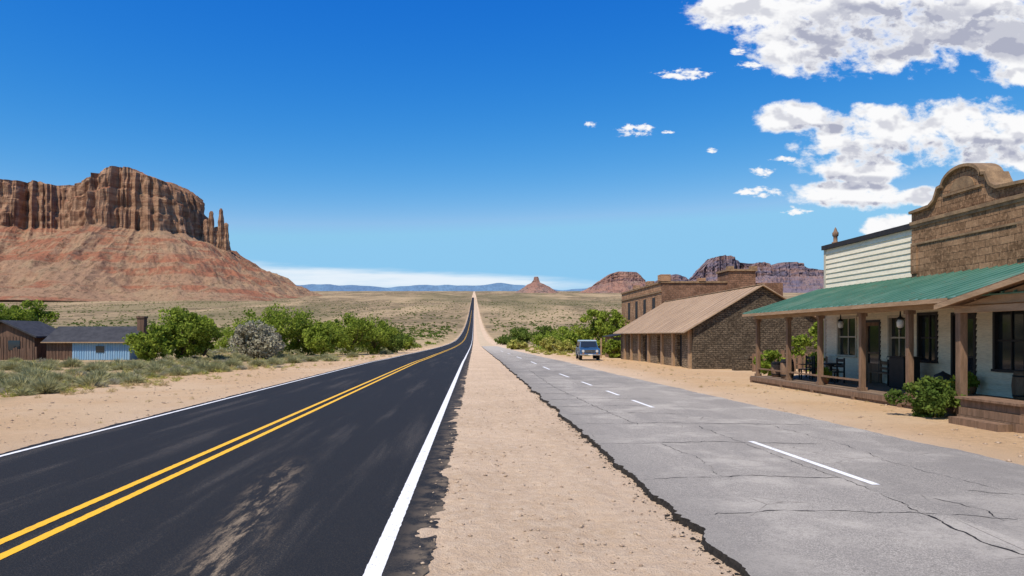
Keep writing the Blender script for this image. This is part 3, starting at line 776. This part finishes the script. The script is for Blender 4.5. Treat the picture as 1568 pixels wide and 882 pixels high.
boxes('entry_beam',[(12.86,13.02,12.8,19.25,2.80,2.97)],WOODL,st)
boxes('entry_posts',[(12.86,13.05,19.0,19.19,0,2.80),(12.86,13.05,13.0,13.19,0,2.80)],WOOD,st)
prism('barge_board',[(19.46,2.90),(gy,gz-.10),(gy,gz+.03),(19.46,3.03)],'x',gx-.05,gx-.005,WOODL,st)
boxes('entry_steps',[(12.3,13.0,16.2,18.3,0,.2),(12.33,13.0,16.22,18.28,.21,.40),(12.36,13.0,16.24,18.26,.41,.60),(11.95,12.28,16.4,18.1,0,.17),(12.26,13.02,16.15,18.33,.605,.66)],WOOD,st)

def chair(x,y,rot=0,m=WOOD):
    e=empty('porch_chair',(x,y,.302)); e.rotation_euler[2]=rot
    boxes('seat',[(-.24,.24,-.24,.24,.42,.46)],m,e)
    boxes('legs',[(-.24,-.19,-.24,-.19,0,.42),(.19,.24,-.24,-.19,0,.42),(-.24,-.19,.19,.24,0,1.0),(.19,.24,.19,.24,0,1.0)],m,e)
    boxes('backrest',[(-.19,.19,.2,.23,.62,.72),(-.19,.19,.2,.23,.84,.96)],m,e)
    boxes('arms',[(-.26,-.18,-.24,.19,.64,.67),(.18,.26,-.24,.19,.64,.67)],m,e)
chair(15.9,27.0,1.6,BLACK); chair(15.4,30.9,1.2); chair(15.5,32.8,2.0,BLACK); chair(14.6,29.0,-1.4,BLACK); chair(14.4,31.2,-1.8,BLACK)
te=empty('porch_table',(14.9,30.0,.302))
lathe('top',(0,0,.70),[(.5,0),(.52,.02),(.5,.05)],BLACK,te,20); lathe('pedestal',(0,0,0),[(.3,0),(.3,.05),(.06,.1),(.05,.6),(.2,.7)],BLACK,te,12)
be2=empty('porch_bench',(16.1,28.2,.302))
def barrel(x,y,h=.85,r=.3):
    e=empty('wooden_barrel',(x,y,.302))
    lathe('staves',(0,0,0),[(r*.8,0),(r*.95,h*.25),(r,h*.5),(r*.95,h*.75),(r*.8,h)],WOOD,e)
    for k in(.15,.82): lathe('hoop',(0,0,h*k),[(r*.90,0),(r*.92,.0),(r*.93,.05),(r*.9,.05)],BLACK,e)
barrel(13.9,31.9); barrel(16.0,20.9); barrel(14.0,33.2,.7,.26)
boxes('seat',[(-.25,.25,-.75,.75,.42,.47)],WOOD,be2); boxes('backrest',[(.22,.26,-.75,.75,.55,.65),(.22,.26,-.75,.75,.75,.88)],WOOD,be2)
boxes('legs',[(-.22,-.15,-.7,-.62,0,.42),(-.22,-.15,.62,.7,0,.42),(.2,.27,-.7,-.62,0,.9),(.2,.27,.62,.7,0,.9)],WOOD,be2)
ce=empty('display_cabinet',(15.6,26.05,.302))
box('case',(-.3,.3,-.45,.45,0,1.1),BLACK,ce,.02); box('top',(-.34,.34,-.5,.5,1.105,1.15),DARK,ce)
ke=empty('kettle_grill',(13.9,21.3,.302))
lathe('bowl',(0,0,.35),[(.05,0),(.22,.08),(.28,.22),(.28,.25),(.22,.38),(.06,.46),(.02,.5)],BLACK,ke); boxes('legs',[(-.2,-.17,-.02,.02,0,.42),(.17,.2,-.02,.02,0,.42),(-.02,.02,.17,.2,0,.42)],BLACK,ke)
LW=mat('lantern_glass',(.75,.73,.68),None,3,.3,0)
def lantern(x,y,z):
    e=empty('hanging_lantern',(x,y,z))
    lathe('globe',(0,0,0),[(.05,0),(.10,.05),(.11,.2),(.07,.28)],LW,e,12); lathe('cap',(0,0,.285),[(.12,0),(.10,.05),(.03,.1),(.015,.3)],BLACK,e,12)
    lathe('base',(0,0,-.05),[(.04,0),(.07,.01),(.07,.045)],BLACK,e,12)
lantern(14.0,23.6,2.45); lantern(14.9,29.2,2.5)
TC=mat('terracotta',(.42,.18,.09),None,5)
def pot(x,y,s=.3,z=.302):
    e=empty('potted_plant',(x,y,z))
    lathe('pot',(0,0,0),[(s*.5,0),(s*.75,s*.9),(s*.8,s),(s*.7,s)],TC,e,14)
    P=unit(260)*(s*1.1*rng.random(260)**.5)[:,None]+np.array([0,0,s*1.7]); fastmesh('leaves',leaves(P,.09),4,LG,e)
pot(13.8,28.3,.25); pot(16.1,23.35,.25); pot(13.75,20.4,.28); pot(15.9,33.3,.4)

# ------------------------------------------------------------ stone barn
bn=empty('stone_barn')
x0,x1,ya,yb=14.5,23.5,47.5,71; xr=19
prism('gable_wall',[(x0,0),(x0,2.75),(xr,5.45),(x1,2.75),(x1,0)],'y',ya,ya+.35,BRKY,bn)
prism('rear_gable',[(x0,-.3),(x0,2.75),(xr,5.45),(x1,2.75),(x1,-.3)],'y',yb-.35,yb,BRKY,bn)
dr=[(60.4,61.9),(50.2,51.5),(66.5,67.6),(55.9,57.0)]
seg=[];cur=ya+.36
for a,b in sorted(dr): seg.append((x0+.02,x0+.35,cur,a,-.3,2.72)); seg.append((x0+.02,x0+.35,a,b,2.25,2.72)); cur=b
seg.append((x0+.02,x0+.35,cur,yb-.36,-.3,2.72))
boxes('side_wall',seg,BRKX,bn)
boxes('doors',[(x0+.26,x0+.30,a,b,-.1,2.25) for a,b in dr],DARK,bn)
boxes('pilasters',[(x0-.14,x0+.02,y,y+.4,-.3,2.6) for y in (47.9,51.9,55.0,59.2,62.6,65.8,68.6)],WOODL,bn)
boxes('right_wall',[(x1-.35,x1,ya+.36,yb-.36,-.3,2.72)],BRKX,bn)
sl=(5.45-2.75)/4.5
def rs(x): return 5.5-abs(x-xr)*sl
for nm,xa_,xb_ in(('roof_left',x0-.7,xr),('roof_right',xr,x1+.7)):
    V=[(xa_,ya-.3,rs(xa_)),(xb_,ya-.3,rs(xb_)),(xb_,yb+.4,rs(xb_)),(xa_,yb+.4,rs(xa_))]; V+=[(a,b,c+.07) for a,b,c in V]
    mk(nm,V,[(3,2,1,0),(4,5,6,7),(0,1,5,4),(1,2,6,5),(2,3,7,6),(3,0,4,7)],TANR,bn)
boxes('ridge_cap',[(xr-.12,xr+.12,ya-.3,yb+.4,5.58,5.62)],TANR,bn)
V=[];F=[];y=ya-.2
while y<yb+.3:
    s=len(V)
    for xx in(x0-.68,xr-.13): z=rs(xx)+.071; V+=[(xx,y,z),(xx,y+.05,z),(xx,y+.05,z+.03),(xx,y,z+.03)]
    F+=[(s,s+1,s+2,s+3),(s+3,s+2,s+6,s+7),(s,s+3,s+7,s+4),(s+1,s+5,s+6,s+2)]; y+=.9
mk('roof_battens',V,F,TANR,bn)
lw=empty('rubble_wall'); boxes('wall',[(16.4,17.8,45.2,45.7,0,.75),(17.2,17.8,45.15,45.72,.755,.95)],BRKY,lw)
boxes('picket_fence',[(17.0+i*.35,17.22+i*.35,43.9,43.95,0,1.1+.1*(i%3)) for i in range(14)]+[(16.9,22,43.96,44.0,.4,.48),(16.9,22,43.96,44.0,.85,.93)],WOOD)

bb=empty('brick_building')
boxes('body_side',[(18.9,19.3,72.5,92,-.6,7.5)],RBX,bb)
boxes('body_front',[(18.9,31.0,72.1,72.49,-.6,7.5),(19.31,31,72.5,92,-.6,7.0)],RBY,bb)
boxes('parapet_caps',[(18.78,19.42,72.0,92,7.505,7.68),(19.43,27.9,71.98,72.6,7.505,7.68)],STC,bb)
boxes('stepped_piers',[(18.7,19.7,71.95,73.2,7.69,8.35),(18.75,19.45,77.5,78.6,7.69,8.1),(18.75,19.45,84,85,7.69,8.1),(22.5,23.2,71.9,72.7,7.69,8.0)],RBX,bb)
boxes('tower',[(25.4,28.1,71.7,75,0,8.65)],RBY,bb); boxes('tower_cap',[(25.25,28.25,71.55,75.1,8.655,8.85),(25.3,25.9,71.6,72.2,8.86,9.15),(27.6,28.2,71.6,72.2,8.86,9.15)],STC,bb)
boxes('windows',[(18.86,18.90,y,y+1.1,4.2,6.2) for y in(75,79,83,87)],DARK,bb)
boxes('string_course',[(18.8,18.9,72.3,92,6.6,6.75)],STC,bb)
sh=empty('wooden_shed',(0,0,-.15))
boxes('walls',[(14.6,17.4,75.5,80,-.3,2.2)],WOOD,sh); prism('roof',[(14.3,2.2),(17.7,2.9),(17.7,3.0),(14.3,2.3)],'y',75.2,80.3,DARK,sh); boxes('door',[(15.1,16.0,75.44,75.5,0,1.9)],DARK,sh); boxes('posts',[(13.3,13.45,75.6,75.75,0,2.1),(13.3,13.45,79.6,79.75,0,2.1)],WOODL,sh)

# ------------------------------------------------------------ left sheds
BL=mat('blue_corrugated',(.17,.34,.52),(.30,.43,.55),1.5,.6,.2,(8,1,.3))
SLT=mat('slate_roof',(.065,.063,.066),(.043,.042,.045),2,.8,.3,spec=.15)
OLD=mat('old_brown_boards',(.19,.105,.068),(.095,.056,.038),1.6,.9,.4,(5,5,.4))
s1=empty('corrugated_shed',(0,0,-.05))
X0,X1,Ya,Yb=-39.6,-31.9,66.5,71.5
boxes('front_wall_blue',[(-37.2,X1,Ya,Ya+.12,0,1.72)],BL,s1)
boxes('corrugations',[(-37.1+i*.22,-37.0+i*.22,Ya-.04,Ya,0.05,1.7) for i in range(23)],BL,s1)
boxes('front_wall_boards',[(X0,-37.21,Ya,Ya+.12,0,1.72)]+[(X0+.02+i*.3,X0+.24+i*.3,Ya-.03,Ya,0,1.7) for i in range(8)],OLD,s1)
boxes('shed_window',[(-35.0,-34.2,Ya-.07,Ya-.045,.7,1.3)],GL,s1)
prism('side_walls',[(Ya+.13,0),(Ya+.13,1.75),((Ya+Yb)/2,3.0),(Yb,1.75),(Yb,0)],'x',X1-.15,X1,BL,s1)
prism('side_wall_b',[(Ya+.13,0),(Ya+.13,1.75),((Ya+Yb)/2,3.0),(Yb,1.75),(Yb,0)],'x',X0,X0+.15,OLD,s1)
ym=(Ya+Yb)/2
mk('roof',[(X0-.3,Ya-.35,1.66),(X1+.3,Ya-.35,1.66),(X1+.3,ym,3.15),(X0-.3,ym,3.15),(X1+.3,Yb+.3,1.66),(X0-.3,Yb+.3,1.66)],[(0,1,2,3),(3,2,4,5)],SLT,s1)
boxes('roof_battens',[(X0-.3,X1+.3,Ya-.4,Ya-.36,1.58,1.68)],WOODL,s1)
boxes('chimney',[(X1-.1,X1+.55,68.2,68.9,0,3.9),(X1-.16,X1+.61,68.14,68.96,3.905,4.1)],OLD,s1)
s2=empty('wooden_cabin',(0,0,-.05))
boxes('walls',[(-47,-41.2,67.3,72.5,0,2.2)]+[(-47+i*.3,-46.78+i*.3,67.26,67.3,0,2.18) for i in range(19)],OLD,s2)
prism('gable_roof',[(-47.5,2.05),(-44.1,3.55),(-40.8,2.05),(-40.8,2.2),(-44.1,3.72),(-47.5,2.2)],'y',66.9,73,SLT,s2)
prism('gable',[(-47,2.2),(-44.1,3.5),(-41.2,2.2)],'y',67.32,67.45,OLD,s2)
boxes('window',[(-43.6,-42.5,67.2,67.26,.9,1.8)],GL,s2)
f_=[];x=-50.
while x<-39.3:
    f_.append((x,x+.16,64.6,64.64,0,random.uniform(.8,1.25))); x+=.21
    if random.random()<.15: x+=.3
boxes('plank_fence',f_,OLD)

# ------------------------------------------------------------ parked car
car=empty('parked_car',(10.5,65,0)); car.rotation_euler[2]=math.radians(-3)
CB,t,p=newmat('blue_car_paint'); p.inputs['Roughness'].default_value=.3; p.inputs['Coat Weight'].default_value=.4
n=t.noise(t.pos(),3,5,.6); t.put(p.inputs['Base Color'],t.mix(t.rng(n,.5,.75,0,.4),(.02,.075,.17),(.09,.13,.16)))
CW=mat('pale_car_paint',(.36,.44,.48),(.30,.37,.41),2,.4,0,spec=.5)
CH=mat('chrome',(.6,.6,.6),None,3,.25,0,metal=.9); TY_=mat('tyre_rubber',(.02,.02,.02),None,10,.9,.2)
AMB=mat('amber_lens',(.7,.25,.02),None,3,.3,0)
def bodypart(name,side,w0,w1,m,bev=.05):
    zs=[q[1] for q in side]; zl,zh=min(zs),max(zs)
    V=[]
    for sg in(-1,1):
        for y,z in side: V.append((sg*(w0+(w1-w0)*(z-zl)/(zh-zl)),y,z))
    n=len(side); F=[tuple(range(n)),tuple(range(2*n-1,n-1,-1))]+[(i,i+n,(i+1)%n+n,(i+1)%n) for i in range(n)]
    o=mk(name,V,F,m,car); b=bmesh.new(); b.from_mesh(o.data); bmesh.ops.recalc_face_normals(b,faces=b.faces); b.to_mesh(o.data); b.free()
    md=o.modifiers.new('b','BEVEL'); md.width=bev; md.segments=3; md.limit_method='ANGLE'
    return o
body=[(0,.45),(0,.95),(.08,1.02),(1.15,1.10),(4.4,1.08),(4.5,.95),(4.5,.45),(3.98,.42)]
body+=[(3.55+.43*math.cos(a),.42+.40*math.sin(a)) for a in np.linspace(.2,math.pi-.2,9)]
body+=[(1.5,.36)]+[(.85+.43*math.cos(a),.42+.40*math.sin(a)) for a in np.linspace(.2,math.pi-.2,9)]+[(.38,.42)]
bodypart('body',body,.93,.90,CB,.04)
bodypart('cabin',[(1.12,1.06),(1.55,1.68),(4.3,1.68),(4.45,1.06)],.87,.74,CB,.05)
bodypart('roof',[(1.45,1.685),(1.6,1.80),(4.2,1.80),(4.35,1.685)],.78,.72,CW,.04)
mk('windshield',[(-.76,1.155,1.14),(.76,1.155,1.14),(.68,1.49,1.62),(-.68,1.49,1.62)],[(0,1,2,3)],GL,car)
for sg in(-1,1):
    for a,b in((1.55,2.45),(2.55,3.4),(3.5,4.2)):
        xb=lambda z: sg*(.872+(.74-.87)*(z-1.06)/.62+.006)
        mk('side_window',[(xb(1.14),a-.12 if a<2 else a,1.14),(xb(1.14),b,1.14),(xb(1.60),b,1.60),(xb(1.60),a+.1 if a<2 else a,1.60)],[(0,1,2,3)],GL,car)
    for y in(.85,3.55):
        cyl('tyre',(sg*.66,y,.37),(sg*.94,y,.37),.37,.37,TY_,car,24); cyl('hub',(sg*.90,y,.37),(sg*.955,y,.37),.2,.17,CH,car,16)
    cyl('headlight_ring',(sg*.62,-.035,.80),(sg*.62,.02,.80),.14,.14,CH,car,18); cyl('headlight',(sg*.62,-.05,.80),(sg*.62,-.03,.80),.10,.115,LW,car,18)
    box('mirror',(sg*1.0-.09,sg*1.0+.09,1.35,1.42,1.12,1.28),BLACK,car)
    box('indicator',(sg*.62-.08,sg*.62+.08,-.02,.01,.58,.63),AMB,car)
boxes('grille',[(-.44,.44,-.03,-.005,.66,.92)],BLACK,car); boxes('grille_bars',[(-.44,.44,-.05,-.03,z,z+.02) for z in(.69,.75,.81,.87)],CH,car)
box('front_bumper',(-.92,.92,-.16,-.03,.42,.56),CH,car,.03); box('rear_bumper',(-.92,.92,4.52,4.64,.42,.56),CH,car,.03); box('licence_plate',(-.2,.2,-.18,-.163,.44,.54),LW,car)
box('wiper',(-.5,0,1.13,1.15,1.15,1.17),BLACK,car)
print('done')
